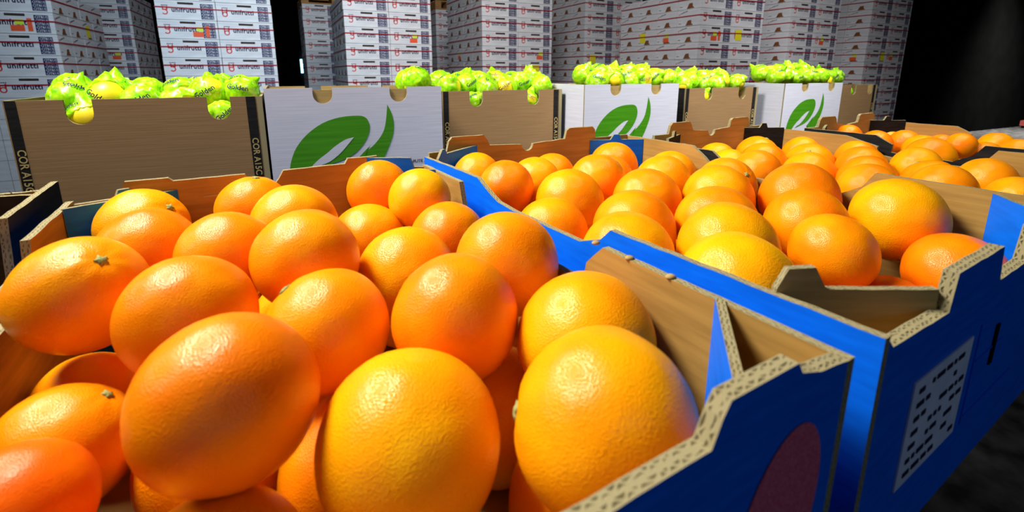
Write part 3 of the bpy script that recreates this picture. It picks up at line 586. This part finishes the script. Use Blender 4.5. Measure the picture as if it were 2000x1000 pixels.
for nm,X,Y,sd,nc,nd,(k0,k1),ph,dz in STK:
    rg=random.Random(nm); LAYER={k:HI[k1-k] for k in range(k0,k1+1)}
    for k in range(k0,k1+1):
        z=.14+CH*k+dz
        jit=rg.uniform(-.002,.002)
        cells=[(c,0) for c in range(nc)]
        if sd: cells+=[(0 if sd=='L' else nc-1,d) for d in range(1,nd)]
        for (c,d) in cells:
            if z<CZ-.25 and nm not in('F',): continue
            where=('front '+('left column' if c==0 else 'right column') if nc>1 else 'front face') if d==0 else '%s along its side'%ORD[d]
            o=thing('white_carton','carton in %s, %s, %s layer'%(ph,where,LAYER[k]),'carton',w2(X+c*CW+jit+rg.uniform(-.0012,.0012),Y+d*CD,z),(0,0,-R6+rg.uniform(-.002,.002)),'white cartons in '+ph)
            link('carton_body',CARTON_BODY,o)
            if d==0:
                for nme,me in (('hand_hole',SLOT),('brand_text',BR),('fruit_emblem',EM[c%2]),('citrus_panel',CI[c%2]),('lid_shadow_strip',LID_SHADOW)): link(nme,me,o)
                s=STICK.get((nm,'F',c,k))
                if s: link('sticker',sticker(s[0],'F',s[1],s[2]),o)
            if sd and c==(0 if sd=='L' else nc-1):
                link('side_print',SP[sd],o)
                s=STICK.get((nm,sd,d,k))
                if s: link('sticker',sticker(s[0],sd,s[1],s[2]),o)
    # straps
    Wd,Dp=nc*CW,nd*CD
    for k in range(k0,k1+1):
        z=.14+CH*k+dz+.102
        if z<CZ-.2 and nm!='F': continue
        bm=bmesh.new(); e=.0035; hw=.0048
        loop=[(-e,-e),(Wd+e,-e),(Wd+e,Dp+e),(-e,Dp+e)]
        tilt=rg.uniform(-.006,.006)
        A=[bm.verts.new((x,y,-hw+(tilt if x>0 else -tilt))) for x,y in loop]; B=[bm.verts.new((x,y,hw+(tilt if x>0 else -tilt))) for x,y in loop]
        I=[bm.verts.new((x*(1 if x>0 else .4)-(.001 if x>0 else 0),y*(1 if y>0 else .4)-(.001 if y>0 else 0),-hw+(tilt if x>0 else -tilt))) for x,y in loop]
        J=[bm.verts.new((v.co.x,v.co.y,v.co.z+2*hw)) for v in I]
        for i in range(4):
            j=(i+1)%4; bm.faces.new((A[i],A[j],B[j],B[i])); bm.faces.new((I[j],I[i],J[i],J[j])); bm.faces.new((B[i],B[j],J[j],J[i])); bm.faces.new((A[j],A[i],I[i],I[j]))
        thing('red_strap','red strap around the %s layer of %s'%(LAYER[k],ph),'strap',w2(X,Y,z),(0,0,-R6),'red straps around '+ph,bmesh_to('red_strap',bm,[M['strap']]))
    # hidden layers down to the floor
    kk=0
    while True:
        z=.14+CH*kk
        if (nm=='F' and kk>=k0) or (nm!='F' and z>=CZ-.25): break
        for c in range(nc):
            for d in range(nd):
                if d and c!=(0 if sd=='L' else nc-1): continue
                x0,y0=X+c*CW,Y+d*CD
                a=[w2(x0+.002,y0+.002),w2(x0+CW-.002,y0+.002),w2(x0+CW-.002,y0+CD-.002),w2(x0+.002,y0+CD-.002)]
                lo=[low.verts.new((p[0],p[1],z+.001)) for p in a]; hi=[low.verts.new((p[0],p[1],z+CH-.002)) for p in a]
                low.faces.new(lo[::-1]); low.faces.new(hi)
                for i in range(4): low.faces.new((lo[i],lo[(i+1)%4],hi[(i+1)%4],hi[i]))
        kk+=1
    # base pallet
    p=thing('pallet','wooden pallet on the floor under '+ph,'pallet',w2(X,Y,0),(0,0,-R6),'pallets under the carton stacks')
    bm=bmesh.new(); n=7
    for i in range(n): box(bm,0,Wd,Dp*i/n+.01,Dp*(i+1)/n-.01,.118,.140)
    link('deck_boards',bmesh_to('deck_boards',bm,[M['wood']]),p)
    bm=bmesh.new()
    for x in (0,Wd/2-.05,Wd-.1): box(bm,x,x+.1,0,Dp,0,.118)
    link('bearers',bmesh_to('bearers',bm,[M['wood']]),p)
lo=link('lower_cartons',bmesh_to('lower_cartons',low,[M['carton']])); lo['kind']='stuff'; lo['label']='lower layers of white cartons in the stacks, hidden behind the open cartons'; lo['category']='cartons'
# upper pallets on the dim stacks
for X,Y,nc,ph in ((.42,7.97,2,'the dim stack behind the largest white carton'),(2.39,7.78,1,'the thin dim stack left of the centre stack')):
    Wd,Dp=nc*CW,(4*CD if nc==2 else CD); p=thing('pallet','wooden pallet lying on top of '+ph,'pallet',w2(X,Y,.14+CH*12),(0,0,-R6),'pallets on top of stacks')
    bm=bmesh.new()
    for i in range(3): box(bm,0,Wd,Dp*i/2.6,Dp*i/2.6+Dp*.2,0,.02)
    link('bottom_boards',bmesh_to('bottom_boards',bm,[M['wood']]),p)
    bm=bmesh.new()
    for i in range(3): box(bm,0,Wd,Dp*i/2.6,Dp*i/2.6+Dp*.2,.12,.14)
    link('deck_boards',bmesh_to('deck_boards',bm,[M['wood']]),p)
    bm=bmesh.new()
    for x in (0,Wd/2-.05,Wd-.1): box(bm,x,x+.1,0,Dp,.02,.12)
    link('bearers',bmesh_to('bearers',bm,[M['wood']]),p)
# slim lit gap far behind, and the low red board in the dark yard
x,y,_=w2(.52,11.8); o=thing('strip_lamp','slim vertical blue-white lamp glowing in the dark gap between stacks','lamp',(x,y,1.05),(0,0,-R6))
link('lamp_tube',boxmesh('lamp_tube',(-.03,.03,-.02,.02,.12,.42),M['led']),o); link('post',boxmesh('post',(-.04,.04,.02,.06,-1.05,.6),M['dark']),o)
